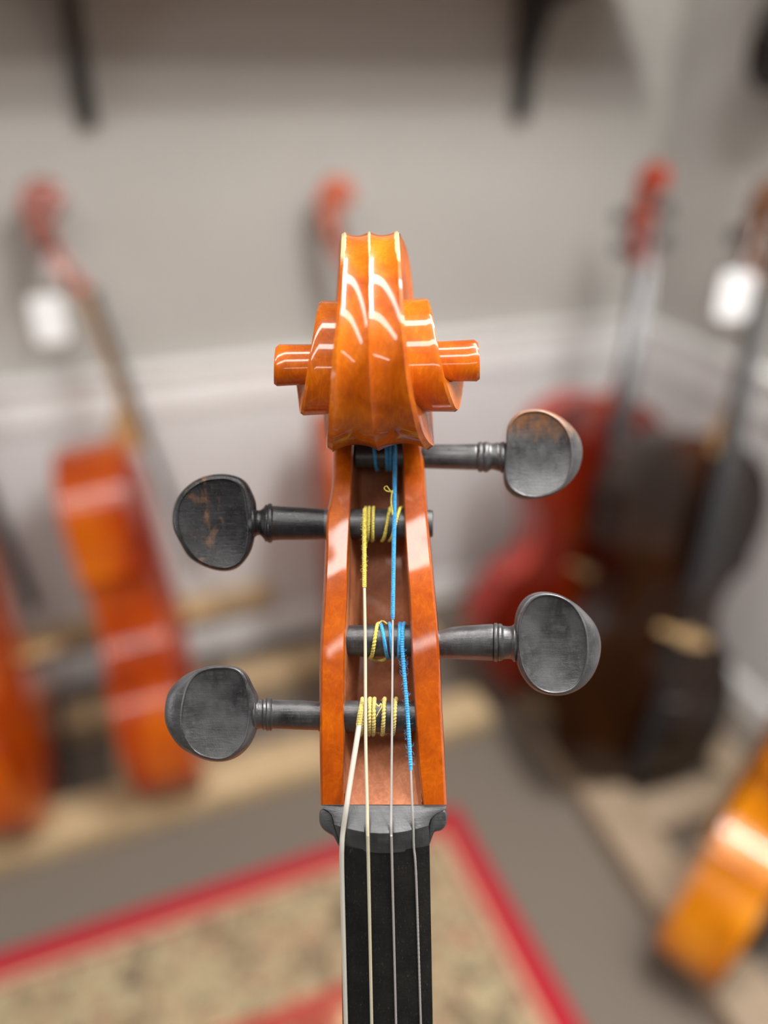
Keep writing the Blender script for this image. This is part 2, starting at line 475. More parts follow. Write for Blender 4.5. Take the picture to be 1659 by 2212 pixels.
# ------------------------------------------------------------------ rug
def rug_mat(hw, hl):
    t = NT('floral_rug_weave')
    tc = t.node('ShaderNodeTexCoord'); sp = t.node('ShaderNodeSeparateXYZ')
    t.link(tc.outputs['Object'], sp.inputs[0])
    ax = t.math('SUBTRACT', hw, t.math('ABSOLUTE', sp.outputs[0]))
    ay = t.math('SUBTRACT', hl, t.math('ABSOLUTE', sp.outputs[1]))
    d = t.math('MINIMUM', ax, ay)
    v = t.coords()
    n1 = t.noise(v, 16, 3, 0.55, 1.5); n2 = t.noise(v, 38, 3, 0.6, 1.0)
    flo = t.ramp(n1, [(0.40, lin((40, 30, 28))), (0.46, lin((180, 150, 110))), (0.52, lin((225, 208, 160))), (0.56, lin((190, 192, 146))), (0.62, lin((176, 96, 76)))])
    flo = t.mix(0.5, flo, t.ramp(n2, [(0.38, lin((60, 52, 48))), (0.47, lin((208, 188, 148))), (0.62, lin((190, 150, 112)))]))
    field = t.ramp(n1, [(0.35, lin((120, 50, 40))), (0.5, lin((176, 80, 62))), (0.6, lin((215, 180, 140)))])
    red = lin((172, 30, 45))
    def band(a, b):
        return t.math('MULTIPLY', t.math('GREATER_THAN', d, a), t.math('LESS_THAN', d, b))
    flo = t.mix(1.0, flo, (0.74, 0.76, 0.80, 1), 'MULTIPLY')
    c = t.mix(band(-1, 0.056), flo, red)
    c = t.mix(band(0.070, 0.078), c, lin((150, 70, 66)))
    c = t.mix(band(0.056, 0.070), c, lin((200, 160, 130)))
    c = t.mix(band(0.30, 0.335), c, lin((170, 70, 60)))
    c = t.mix(band(0.335, 9), c, field)
    t.bump(t.noise(v, 500, 2), 0.3, 0.002)
    return t.setp(Base_Color=c, Roughness=0.95)
rug_c = Vector((0.172, 1.275, 0))
rhw, rhl = 0.85, 0.60
U, V = LW, Vector((LW.y, -LW.x, 0))
rc = rug_c - U * rhw + V * rhl
m = MB()
m.box(Vector((-rhw, -rhl, 0)), (2 * rhw, 0, 0), (0, 2 * rhl, 0), (0, 0, 0.010))
o = m.build('rug', rug_mat(rhw, rhl), None, smooth=30, bevel=0.003)
o.location = rc + UP * 0.001
o.rotation_euler = (0, 0, R(21))
tag(o, 'cream floral rug with a red border lying on the brown carpet', 'rug')

# ------------------------------------------------------------------ background cellos
HW = [(0, 0.0), (0.002, 0.06), (0.01, 0.105), (0.03, 0.15), (0.07, 0.192), (0.13, 0.215), (0.18, 0.219), (0.235, 0.207),
      (0.275, 0.188), (0.300, 0.186), (0.312, 0.165), (0.345, 0.132), (0.40, 0.117), (0.455, 0.127), (0.490, 0.149), (0.503, 0.162), (0.52, 0.157),
      (0.56, 0.166), (0.61, 0.171), (0.66, 0.162), (0.705, 0.135), (0.735, 0.095), (0.75, 0.055), (0.755, 0.0)]
BODY_L = 0.755
NUT_Z, NUT_Y = 1.035, -0.020
FB_END = (0.445, -0.082)            # z, y

def fb_line(z):                      # fingerboard surface: y at height z
    return NUT_Y + (NUT_Z - z) / (NUT_Z - FB_END[0]) * (FB_END[1] - NUT_Y)

def zrows(n=58):
    base = [0, .001, .004, .01, .02, .035, .055]
    rest = [0.055 + (0.70 - 0.055) * i / n for i in range(1, n + 1)]
    return base + rest + [.715, .73, .742, .75, .753, .755]

def cello_body(root, xf, mats, fhole=True):
    """ribs, plates, fittings; xf maps cello coordinates to the world"""
    body, top, neckm, boardm = mats
    zs = zrows()
    m = MB()
    for s in (1, -1):
        m.grid([[Vector((s * (cr(HW, z) * 0.985), y, z)) for y in (0.0, 0.03, 0.06, 0.09, 0.12)] for z in zs])
    m.build('ribs', M[body], root, xf=xf)
    def plate(nm, y0, dirn, arch, mt):
        m = MB(); rows_o = []
        NC = 18
        for z in zs:
            h = cr(HW, z) + 0.0005
            e = min(1, min(z, BODY_L - z) / 0.12)
            e = math.sin(e * PI / 2) ** 1.2
            r = []
            for k in range(NC + 1):
                u = -1 + 2 * k / NC
                hgt = arch * e * (math.cos(u * PI / 2) ** 1.3 if abs(u) < 1 else 0)
                r.append(Vector((h * u, y0 + dirn * (0.004 + hgt), z)))
            rows_o.append(r)
        m.grid(rows_o)
        for s in (0, -1):
            m.grid([[r[s], Vector((r[s].x, y0, r[s].z))] for r in rows_o])
        m.grid([[Vector((p.x, y0, p.z)) for p in (r[0], r[NC // 2], r[-1])] for r in rows_o])
        return m.build(nm, M[mt], root, xf=xf)
    plate('top_plate', 0.0, -1, 0.022, top)
    plate('back_plate', 0.12, 1, 0.020, body)
    if fhole:
        for s in (-1, 1):
            m = MB()
            pts = [(0.062, 0.445), (0.054, 0.452), (0.050, 0.44), (0.056, 0.42), (0.072, 0.385), (0.088, 0.35), (0.094, 0.33), (0.092, 0.318), (0.083, 0.322)]
            wd = [0.004, 0.003, 0.0035, 0.004, 0.0045, 0.004, 0.0035, 0.003, 0.004]
            rowsq = []
            for (x, z), w in zip(pts, wd):
                h = cr(HW, z); y = -0.004 - 0.022 * math.cos(x / h * PI / 2) ** 1.3
                rowsq.append([Vector((s * (x - w), y - 0.0012, z)), Vector((s * (x + w), y - 0.0005, z)), Vector((s * (x + w), y + 0.002, z)), Vector((s * (x - w), y + 0.002, z))])
            m.grid(rowsq, close_u=True, caps=True)
            m.build('f_hole', M['bg_board'], root, xf=xf)
    # bridge
    m = MB()
    bo = [(-0.045, -0.026), (-0.045, -0.034), (-0.034, -0.038), (-0.030, -0.06), (-0.036, -0.075), (-0.034, -0.092), (-0.018, -0.104), (0, -0.108),
          (0.018, -0.104), (0.034, -0.092), (0.036, -0.075), (0.030, -0.06), (0.034, -0.038), (0.045, -0.034), (0.045, -0.026), (0.030, -0.026), (0.016, -0.045), (-0.016, -0.045), (-0.030, -0.026)]
    m.prism([(x, y, 0.350) for x, y in bo], (0, 0, 0.010))
    m.build('bridge', M['bg_bridge'], root, xf=xf, smooth=0)
    # tailpiece
    m = MB()
    rowsq = []
    for z, w, y in ((0.028, 0.013, -0.030), (0.08, 0.017, -0.040), (0.17, 0.024, -0.055), (0.235, 0.030, -0.066), (0.245, 0.028, -0.068)):
        rowsq.append([Vector((-w, y + 0.006, z)), Vector((-w * .7, y - 0.006, z)), Vector((0, y - 0.009, z)), Vector((w * .7, y - 0.006, z)), Vector((w, y + 0.006, z))])
    m.grid(rowsq, close_u=True, caps=True)
    tp = m.build('tailpiece', M[boardm], root, xf=xf)
    m = MB()
    for k in range(4):
        m.tube([(-0.018 + 0.012 * k, -0.078, 0.215), (-0.018 + 0.012 * k, -0.088, 0.225)], 0.003, 6)
    m.build('fine_tuner', M['bg_steel'], tp, xf=xf)

def spiral(mb, xf_pt, r0, w0, turns=2.1, n=60):
    """plain volute for distant instruments. xf_pt(x, a, b): a forward, b up"""
    rows = []
    tot = turns * 2 * PI
    for i in range(n + 1):
        ph = -PI * 0.65 + (tot + PI * .65) * i / n
        r = r0 * math.exp(-0.125 * (ph + PI * .65) * 1.15)
        w = w0 * (0.5 + 0.62 * max(0, ph) / tot)
        rn = r0 * math.exp(-0.125 * (ph + 2 * PI + PI * .65) * 1.15) if i < n * 0.6 else 0.0
        row = []
        for (x, rr) in ((-w * .94, rn), (-w, r * .93), (-w * .93, r), (-w * .45, r * .95), (0, r), (w * .45, r * .95), (w * .93, r), (w, r * .93), (w * .94, rn)):
            row.append(xf_pt(x, rr * math.sin(ph), rr * math.cos(ph)))
        rows.append(row)
    mb.grid(rows)
    e = rows[-1]
    mb.add(e, [tuple(range(len(e)))])

def cello(name, base, axis, front, mats, label, cat='cello', group=None, scale=1.0, endpin=0.0, strings=True, sc_mat=None, scroll=True):
    """base: where the bottom of the body (or pin) rests; axis up the instrument; front: way its top plate faces"""
    body, top, neckm, boardm = mats
    A = Vector(axis).normalized()
    Fd = Vector(front); Fd = (Fd - A * Fd.dot(A)).normalized()
    W = A.cross(-Fd).normalized() * -1
    W = (-Fd).cross(A).normalized()
    rot = Matrix((W, -Fd, A)).transposed().to_4x4()
    base = Vector(base)
    xf = Matrix.Translation(base) @ rot @ Matrix.Scale(scale, 4) @ Matrix.Translation((0, -0.06, endpin))
    root = empty(name, base, label, cat, group)
    cello_body(root, xf, mats)
    # neck
    m = MB(); rows = []
    for z in frange(0.72, NUT_Z, 0.03):
        t = (z - 0.72) / (NUT_Z - 0.72)
        w = 0.021 - 0.006 * t
        y = fb_line(z) + 0.010
        dep = cr([(0, 0.11), (0.12, 0.07), (0.3, 0.030), (0.6, 0.024), (0.9, 0.024), (1, 0.032)], t)
        rows.append([Vector((w * math.cos(a), y + dep * math.sin(a), z)) for a in [PI * k / 10 for k in range(11)]])
    m.grid(rows, close_u=True, caps=True)
    m.build('neck', M[neckm], root, xf=xf)
    # fingerboard
    m = MB(); rows = []
    for z in frange(NUT_Z, FB_END[0], 0.05):
        t = (NUT_Z - z) / (NUT_Z - FB_END[0]); w = 0.016 + 0.016 * t; y = fb_line(z)
        rows.append([Vector((w * u, y + 0.004 * u * u * (1 + t), z)) for u in (-1, -.5, 0, .5, 1)] + [Vector((w, y + 0.013, z)), Vector((-w, y + 0.013, z))])
    m.grid(rows, close_u=True, caps=True)
    m.build('fingerboard', M[boardm], root, xf=xf)
    m = MB(); m.box((-0.017, NUT_Y - 0.004, NUT_Z), (0.034, 0, 0), (0, 0.02, 0), (0, 0, 0.007)); m.build('nut', M[boardm], root, xf=xf, smooth=0)
    # peg box and scroll
    smt = M[sc_mat or body]
    m = MB()
    b0, b1, L = NUT_Z + 0.007, NUT_Z + 0.150, 0.150
    def box_pt(t, dep):                    # peg box leans back and curls forward at the top
        y = NUT_Y + 0.004 + 0.045 * math.sin(t * PI * 0.55)
        return (y + dep, b0 + t * 0.150)
    for s in (-1, 1):
        rows = []
        for t in frange(0, 1, 0.1):
            w = 0.023 - 0.008 * t; ww = 0.008
            y, z = box_pt(t, 0); D = 0.036 + 0.004 * t
            rows.append([Vector((s * w, y, z)), Vector((s * (w - ww), y, z)), Vector((s * (w - ww), y + D, z)), Vector((s * w, y + D, z))])
        m.grid(rows, close_u=True, caps=True)
    rows = []
    for t in frange(0, 1, 0.1):
        w = 0.022 - 0.008 * t
        y, z = box_pt(t, 0.022 + 0.004 * t)
        if t > .93: y -= 0.02
        rows.append([Vector((-w, y, z)), Vector((w, y, z)), Vector((w * .9, y + 0.014, z)), Vector((-w * .9, y + 0.014, z))])
    m.grid(rows, close_u=True, caps=True)
    m.build('pegbox', smt, root, xf=xf)
    m = MB()
    yc, zc = box_pt(1.0, 0)[0] - 0.004, NUT_Z + 0.182
    spiral(m, lambda x, a, b: Vector((x, yc - a, zc + b)), 0.053, 0.032)
    m.build('scroll', smt, root, xf=xf)
    for k, (t, s) in enumerate(((0.18, -1), (0.40, 1), (0.62, -1), (0.84, 1))):
        y, z = box_pt(t, 0.014)
        m = MB()
        prof = [(-0.030, 0.0055), (0.030, 0.0062), (0.034, 0.0085), (0.037, 0.006), (0.040, 0.006)]
        m.grid([[Vector((s * a, y + r * math.cos(q), z + r * math.sin(q))) for q in [2 * PI * j / 8 for j in range(8)]] for a, r in prof], close_u=True, caps=True)
        rows = []
        for q in [PI * j / 8 for j in range(9)]:
            rows.append([Vector((s * (0.054 - 0.016 * math.cos(q)), y + 0.006 * math.sin(q) * math.cos(2 * PI * j / 10), z + 0.019 * math.sin(q) * math.sin(2 * PI * j / 10))) for j in range(10)])
        m.grid(rows, close_u=True)
        m.build('peg', M['bg_board'], root, xf=xf)
    if strings:
        for k in range(4):
            u = -1.5 + k
            y, z = box_pt(0.2 + 0.2 * k, 0.006)
            m = MB()
            m.tube([(u * 0.006, y, z), (u * 0.0072, NUT_Y - 0.006, NUT_Z + 0.002), (u * 0.0155, -0.109 + 0.0035 * abs(u), 0.355), (u * 0.0125, -0.074, 0.24)], 0.0009, 5)
            m.build('string', M['bg_steel'], root, xf=xf)
    m = MB()
    if endpin:
        m.tube([(0, 0.06, 0.01), (0, 0.06, -0.012), (0, 0.06, -0.0125), (0, 0.06, -endpin + 0.004), (0, 0.06, -endpin)], [0.013, 0.012, 0.0045, 0.0045, 0.001], 10)
    else:
        m.tube([(0, 0.06, 0.01), (0, 0.06, -0.004), (0, 0.06, -0.012)], [0.013, 0.012, 0.006], 10)
    m.build('endpin', M['bg_board'], root, xf=xf)
    return root, xf

lean = Vector((-0.13, 0.40, 1.23))
# profile cellos in the left rack: ribs towards the viewer
cello('cello', (-0.492, 1.34, 0.062), (-0.195, 0.29, 1.0), LW + Vector((0, -0.15, 0)), ('v_orange', 'v_redor', 'bg_neck', 'bg_board'),
      'orange cello seen side-on, leaning in the left rack with a white tag', scale=1.075, sc_mat='v_orange')
cello('cello', (-0.815, 1.215, 0.062), (-0.19, 0.30, 1.0), LW + Vector((0, -0.15, 0)), ('v_orange', 'v_orange', 'bg_neck', 'bg_board'),
      'golden orange cello seen side-on, cut off by the left edge of the photo', scale=1.03)
cello('cello', (-0.037, 1.535, 0.062), (-0.085, 0.32, 1.0), LW + Vector((0, -0.15, 0)), ('v_matte', 'v_matte', 'bg_neck', 'bg_board'),
      'orange cello in the left rack, only its scroll showing above the large scroll', scale=1.06)
# facing cellos in the right rack
cello('cello', (0.44, 1.64, 0.062), (0.14, 0.26, 1.0), (0.20, -1, 0), ('v_red', 'v_burst', 'v_red', 'bg_board'),
      'red cello facing the room, standing behind the dark brown cello', scale=1.07, sc_mat='v_redor')
cello('cello', (0.55, 1.35, 0.062), (0.21, 0.34, 1.0), (0.22, -1, 0), ('v_dark', 'v_dark', 'bg_neck', 'bg_board'),
      'dark brown cello facing the room in the right rack, nearest the right wall', scale=1.09, sc_mat='v_brown')
cello('cello', (0.605, 0.93, 0.012), (0.42, 0.25, 1.0), (0.75, -0.65, -0.2), ('v_yellow', 'v_brown', 'bg_neck', 'bg_board'),  # brown top plate: its shadow side is put into the colour
      'golden yellow cello leaning at the lower right edge, its rounded lower body in view', scale=0.90)
# viola on the right wall
vl = rwp(0.50, 0.055, 1.50)
cello('viola', vl, (0, 0, 1), RN, ('v_dark', 'v_dark', 'bg_neck', 'bg_board'),
      'dark brown viola hanging on the right wall at the upper right corner', cat='viola', scale=0.50)

def hang_tag(loc, w, h, yaw, label):
    m = MB()
    pts = []
    for (cx, cz, a0) in ((w / 2 - .012, h / 2 - .012, 0), (-w / 2 + .012, h / 2 - .012, 90), (-w / 2 + .012, -h / 2 + .012, 180), (w / 2 - .012, -h / 2 + .012, 270)):
        for k in range(4):
            a = R(a0 + 30 * k); pts.append(Vector((cx + .012 * math.cos(a), 0, cz + .012 * math.sin(a))))
    Rm = Matrix.Rotation(yaw, 3, 'Z')
    m.prism([Rm @ p for p in pts], Rm @ Vector((0, 0.0015, 0)))
    t = empty('paper_tag', loc, label, 'tag')
    m.v = [v + Vector(loc) for v in m.v]
    m.build('card', M['paper'], t, smooth=0)
    m = MB(); m.tube([Vector(loc) + Vector((0, 0, h / 2 - 0.008)), Vector(loc) + Vector((0.01, 0.004, h / 2 + 0.03)), Vector(loc) + Vector((0.02, 0.01, h / 2 + 0.075))], 0.0012, 6)
    m.build('loop', M['paper'], t)

def ray_at(px, py, dist):            # metres along the view axis
    return CAMM @ Vector(((px - CX) / FPX * dist, -(py - CY) / FPX * dist, -dist))
hang_tag(ray_at(106, 690, 1.45), 0.060, 0.090, R(20), 'white paper tag hanging from the neck of the orange side-on cello')
hang_tag(ray_at(1588, 640, 1.36), 0.055, 0.085, R(-15), 'white paper tag hanging beside the neck of the dark brown cello')

# ================================================================== THE NEAR CELLO HEAD
P1 = Q(831, 1838, 20); P2 = Q(837.5, 2212, 20 - 72)
nd = (P2 - P1).normalized()                             # down the neck
IMX = (CAMM.to_3x3() @ Vector((1, 0, 0)))
Wd = (IMX - nd * IMX.dot(nd)).normalized()
# cello frame whose fingerboard line runs along nd
lf = Vector((0, FB_END[1] - NUT_Y, FB_END[0] - NUT_Z)).normalized()
lw = Vector((1, 0, 0)); l3 = lf.cross(lw)
w3 = nd.cross(Wd)
RL = Matrix((lf, lw, l3)); RW3 = Matrix((nd, Wd, w3))
rot = (RW3.transposed() @ RL).to_4x4()
XF = Matrix.Translation(P1) @ rot @ Matrix.Translation((0, -NUT_Y, -NUT_Z))
tailp = XF @ Vector((0, 0.06, 0)); axd = (XF.to_3x3() @ Vector((0, 0, 1))).normalized()
pin_len = (tailp.z - 0.0115) / axd.z
foot = tailp - axd * pin_len
HEAD = empty('cello', foot, 'large amber varnished cello head with strings, in sharp focus at the centre', 'cello')
cello_body(HEAD, XF, ('scroll', 'scroll', 'box', 'board'), fhole=True)
m = MB(); m.tube([tailp + axd * 0.01, tailp - axd * 0.012, tailp - axd * 0.0125, foot + axd * 0.005, foot], [0.013, 0.012, 0.005, 0.005, 0.001], 12)
m.build('endpin', M['steel'], HEAD)

# ---- scroll
ZC, YC, ZA = -62.0, 786.0, 0.72
RT = [(-120, 318), (-90, 308), (0, 286), (45, 262), (90, 235), (135, 208), (180, 187), (225, 170), (270, 158), (315, 148), (360, 139), (405, 130), (450, 122), (495, 115), (540, 107),
      (600, 84), (660, 62), (700, 50), (720, 47), (1100, 47)]
XLT = [(-120, 714), (-90, 722), (-45, 730), (0, 738), (45, 733), (90, 717), (135, 708), (180, 706), (225, 700), (270, 694), (330, 689), (360, 689), (405, 680), (450, 665), (495, 653), (540, 648),
       (600, 640), (650, 622), (690, 603), (720, 597), (1100, 597)]
XRT = [(-120, 908), (-90, 902), (-45, 886), (0, 862), (45, 868), (90, 883), (135, 911), (180, 938), (225, 934), (270, 928), (330, 925), (360, 926), (405, 937), (450, 953), (495, 975), (540, 991),
       (600, 1002), (650, 1014), (690, 1025), (720, 1031), (1100, 1031)]
m = MB(); rows = []; wr = []
EYE_END = 1080
for ph in frange(-115, EYE_END, 3.0):
    r = cr(RT, ph); xl = cr(XLT, ph); xr = cr(XRT, ph)
    flute = cr([(-120, 9), (0, 9), (90, 13), (180, 15), (215, 8), (260, 2), (400, 2)], ph)
    cw = 6.5 if ph > 300 else cr([(-120, 8), (0, 6), (90, 9), (180, 12), (300, 7)], ph)
    rn = cr(RT, ph + 360) - 3 if ph < 360 else min(r - 8, 43)
    xm = (xl + xr) / 2; hwL = xm - xl; hwR = xr - xm
    if ph < 300: xm -= 3
    cs, sn = math.cos(R(ph)), math.sin(R(ph))
    def pt(x, rad):
        return Q(x, YC - rad * cs - 0.024 * (x - 812), ZC + ZA * rad * sn)
    row = [pt(xl + 16, rn), pt(xl + 9, (rn + r) / 2), pt(xl + 2.5, r - cw * 1.3), pt(xl, r - cw * .75)]
    w = [0, 0, 0, 0]
    k0 = xl + cw; k1 = xr - cw
    NU = 25
    for k in range(NU):
        u = -1 + 2 * k / (NU - 1)
        x = xm + (u * (k1 - xm) if u > 0 else u * (xm - k0))
        rad = r - flute * (math.sin(PI * min(1, abs(u))) ** 0.85 if 0 < abs(u) < 1 else 0)
        row.append(pt(x, rad))
        up = max(0.0, 1 - abs(ph - 2) / 48)
        near = max(math.exp(-((abs(u) - 1) / 0.10) ** 2), math.exp(-(u / 0.07) ** 2))
        w.append(near * min(1, up * 1.6) * (1.0 if ph < 70 else 0))
    row += [pt(xr, r - cw * .75), pt(xr - 2.5, r - cw * 1.3), pt(xr - 9, (rn + r) / 2), pt(xr - 16, rn)]
    w += [w[4] * .9, 0, 0, 0]
    w[3] = w[4] * .9
    rows.append(row); wr.append(w)
m.grid(rows, wear=wr)
for s, XE in ((-1, 597), (1, 1031)):
    ring = []
    for (rad, dx) in ((47 - 6.5 * .75, 0), (41, 1.5), (38, 2.5), (20, 3.5), (0.01, 4)):
        ring.append([Q(XE + s * dx * .9, YC - rad * math.cos(a) - 0.024 * (XE - 812), ZC + ZA * rad * math.sin(a)) for a in [2 * PI * k / 48 for k in range(48)]])
    m.grid(ring, close_u=True)
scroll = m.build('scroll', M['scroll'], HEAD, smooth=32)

# ---- peg box
OL = [(850, 742), (900, 732), (940, 724), (985, 721), (1050, 719), (1085, 713), (1115, 706), (1180, 704), (1290, 699), (1410, 692), (1500, 691), (1600, 691), (1738, 692)]
IL = [(850, 770), (900, 766), (980, 762), (1080, 757), (1200, 751), (1290, 748), (1400, 743), (1650, 741), (1738, 742)]
IR = [(850, 862), (900, 866), (980, 871), (1080, 873), (1200, 879), (1290, 886), (1400, 890), (1500, 896), (1650, 906), (1738, 915)]
OR = [(850, 885), (900, 898), (940, 906), (985, 914), (1080, 921), (1180, 930), (1290, 940), (1400, 949), (1500, 953), (1650, 961), (1738, 965)]
FL = [(850, 772), (975, 775), (1100, 775), (1290, 778), (1450, 771), (1600, 760), (1738, 748)]
FR = [(850, 860), (975, 866), (1100, 866), (1290, 876), (1450, 882), (1600, 892), (1738, 909)]
ZF = [(850, -225), (900, -190), (940, -168), (985, -148), (1060, -116), (1120, -91), (1180, -70), (1240, -49), (1290, -36), (1384, -21), (1550, -8), (1738, 0)]
ZFL = [(850, -226), (900, -190), (940, -185), (975, -230), (1000, -245), (1100, -228), (1250, -180), (1384, -163), (1500, -142), (1580, -120), (1650, -74), (1738, -16)]
ZB = [(850, -285), (940, -295), (1000, -290), (1200, -245), (1400, -220), (1600, -190), (1738, -150)]
mo = MB(); mi = MB(); ro = []; ri = []
for y in frange(850, 1738, 6):
    ol, il, ir, orr = cr(OL, y), cr(IL, y), cr(IR, y), cr(OR, y)
    zf, zl, zb = cr(ZF, y), cr(ZFL, y), cr(ZB, y)
    fl, fr = cr(FL, y), cr(FR, y)
    b = 5.5
    sec = [(il + 2, zf - 14), (il + .6, zf - 3), (il - 2, zf)]
    sec += [((il - 2) * (1 - k / 4) + (ol + b) * k / 4, zf + 0.8 * math.sin(PI * k / 4)) for k in (1, 2, 3)]
    sec += [(ol + b, zf), (ol + 1, zf - b), (ol, zf - b - 5), (ol - 1, zf - 60), (ol + 1, zb + 50), (ol + 10, zb + 14), (ol + 28, zb), ((ol + orr) / 2, zb - 8),
            (orr - 28, zb), (orr - 10, zb + 14), (orr - 1, zb + 50), (orr + 1, zf - 60), (orr, zf - b - 5), (orr - 1, zf - b), (orr - b, zf)]
    sec += [((orr - b) * (1 - k / 4) + (ir + 2) * k / 4, zf + 0.8 * math.sin(PI * k / 4)) for k in (1, 2, 3)]
    sec += [(ir + 2, zf), (ir - .6, zf - 3), (ir - 2, zf - 14)]
    ro.append([Q(x, y, z) for x, z in sec])
    zl2 = min(zl, zf - 15)
    s2 = [(il + 2, zf - 14), (il * .6 + fl * .4, zf * .55 + zl2 * .45), (fl - 2, zl2 + 12), (fl + 5, zl2)]
    s2 += [(fl + 5 + (fr - fl - 10) * k / 6, zl2 - 5 * math.sin(PI * k / 6)) for k in range(1, 6)]
    s2 += [(fr - 5, zl2), (fr + 2, zl2 + 12), (ir * .6 + fr * .4, zf * .55 + zl2 * .45), (ir - 2, zf - 14)]
    ri.append([Q(x, y, z) for x, z in s2])
mo.grid(ro)
mo.add(ro[-1][:14] + [], [tuple(range(14))[::-1]])
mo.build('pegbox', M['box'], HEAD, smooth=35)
mi.grid(ri)
tag(mi.build('pegbox_cavity', M['inside'], HEAD, smooth=45), 'reddish brown unvarnished inside of the peg box')

# ---- nut
m = MB()
XN = [(1740, (693, 965)), (1746, (697, 962)), (1752, (708, 950)), (1760, (716, 937)), (1770, (720, 929)), (1781, (722, 926))]
def xlr(y):
    return cr([(a, b[0]) for a, b in XN], y), cr([(a, b[1]) for a, b in XN], y)
ST = [(739, 830), (794, 797), (845, 799), (893, 790)]
NUc = 60
rows = []
def arch(u): return math.sin(PI * u) ** 0.9
def groove(x, amount):
    d = 0
    for sx, wg in ((742, 8), (793, 6), (845, 4.5), (893, 4)):
        d = max(d, max(0, 1 - abs(x - sx) / wg) * amount)
    return d
for q in (-1, 0, .15, .3, .5, .7, .85, .95, 1.0):
    row = []
    for k in range(NUc + 1):
        u = k / NUc
        yr = 1781 + 18 * arch(u)
        y = 1739 + 2 * u + (yr - 1739) * max(q, 0)
        yq = 1740 + 41 * max(q, 0)
        a, b = xlr(yq)
        x = a + (b - a) * u
        zr = 8 + 24 * arch(u)
        z = -6 + (zr + 6) * (max(q, 0) ** 0.9) if q >= 0 else -90
        z -= groove(x, 6 * max(0, q - .6) / .4)
        row.append(Q(x, y, z))
    rows.append(row)
for q in (0.06, .3, .6, .9, 1.0, 1.001):
    row = []
    for k in range(NUc + 1):
        u = k / NUc
        yr = 1781 + 18 * arch(u)
        yb = 1824 + 19 * arch(u)
        y = yr + (yb - yr) * min(q, 1)
        x = 722 + 204 * u + ((735 - 722) * (1 - u) + (928 - 926) * u) * q
        z = 8 + 24 * arch(u) - 12 * q - groove(x, 6 * max(0, 1 - q)) + (1.5 if 0.1 < q < .4 else 0)
        if q > 1: z = -90
        row.append(Q(x, y, z))
    rows.append(row)
m.grid(rows)
def lobes(pts, zf, zb):
    n = len(pts)
    cx = sum(p[0] for p in pts) / n; cy = sum(p[1] for p in pts) / n
    rr = []
    for (sc, z) in ((0.01, zf), (0.6, zf), (.86, zf - 1.5), (.96, zf - 5), (1, zf - 12), (1, zb)):
        rr.append([Q(cx + (x - cx) * sc, cy + (y - cy) * sc, z) for x, y in pts])
    m.grid(rr, close_u=True)
def dense(pts, k=5):
    out = []; n = len(pts)
    for i in range(n):
        p0, p1, p2, p3 = (np.array(pts[(i + j) % n], float) for j in (-1, 0, 1, 2))
        for s in range(k):
            t = s / k
            out.append(tuple(0.5 * ((2 * p1) + (-p0 + p2) * t + (2 * p0 - 5 * p1 + 4 * p2 - p3) * t * t + (-p0 + 3 * p1 - 3 * p2 + p3) * t**3)))
    return out
lobes(dense([(690, 1764), (692, 1751), (701, 1747), (712, 1753), (720, 1768), (724, 1785), (732, 1812), (738, 1832), (731, 1826), (722, 1808), (708, 1799), (697, 1790), (691, 1778)]), -3, -90)
lobes(dense([(966, 1768), (965, 1753), (957, 1747), (944, 1750), (934, 1760), (927, 1778), (924, 1800), (922, 1832), (926, 1829), (930, 1808), (938, 1798), (952, 1794), (962, 1784)]), -3, -90)
m.build('nut', M['nut'], HEAD, smooth=30)

# ---- fingerboard and neck, carried on down to the body
E1L, E1R, E2L, E2R = Q(735, 1834, 0), Q(928, 1834, 0), Q(740, 2212, -72), Q(935, 2212, -72)
c1, c2 = (E1L + E1R) / 2, (E2L + E2R) / 2
h1, h2 = (E1R - E1L).length / 2, (E2R - E2L).length / 2
Lseg = (c2 - c1).length
wdir = (E1R - E1L).normalized(); ndir = (c2 - c1).normalized(); fnorm = wdir.cross(ndir).normalized()
if fnorm.dot(Vector((0, 0, CAM_H)) - c1) < 0: fnorm = -fnorm
m = MB(); rows = []; mn = MB(); rn_ = []
S = D0 / FPX
for t in [-0.02] + [i / 8 for i in range(0, 9)] + [1.5 + .6 * i for i in range(14)]:
    L = t * Lseg
    if L > 0.585: break
    c = c1 + ndir * L; h = h1 + (h2 - h1) * t if t <= 1 else h2 + (L - Lseg) * 0.0275
    ar = 18 * S * (h / h1)
    row = [c + wdir * (h * u) + fnorm * (ar * (1 - u * u)) for u in [-1 + k / 8 for k in range(17)]]
    row += [c + wdir * h * .995 - fnorm * 0.006, c - wdir * h * .995 - fnorm * 0.006]
    rows.append(row)
    if L < 0.30:
        dep = cr([(0, 0.020), (0.03, 0.0165), (0.2, 0.019), (0.25, 0.026), (0.27, 0.06), (0.30, 0.10)], max(L, 0))
        rn_.append([c - fnorm * 0.006 + wdir * (h * .96 * math.cos(a)) - fnorm * (dep * math.sin(a)) for a in [PI * k / 14 for k in range(15)]])
m.grid(rows, close_u=True, caps=True); m.build('fingerboard', M['board'], HEAD, smooth=40)
mn.grid(rn_, close_u=True, caps=True); mn.build('neck', M['box'], HEAD, smooth=50)

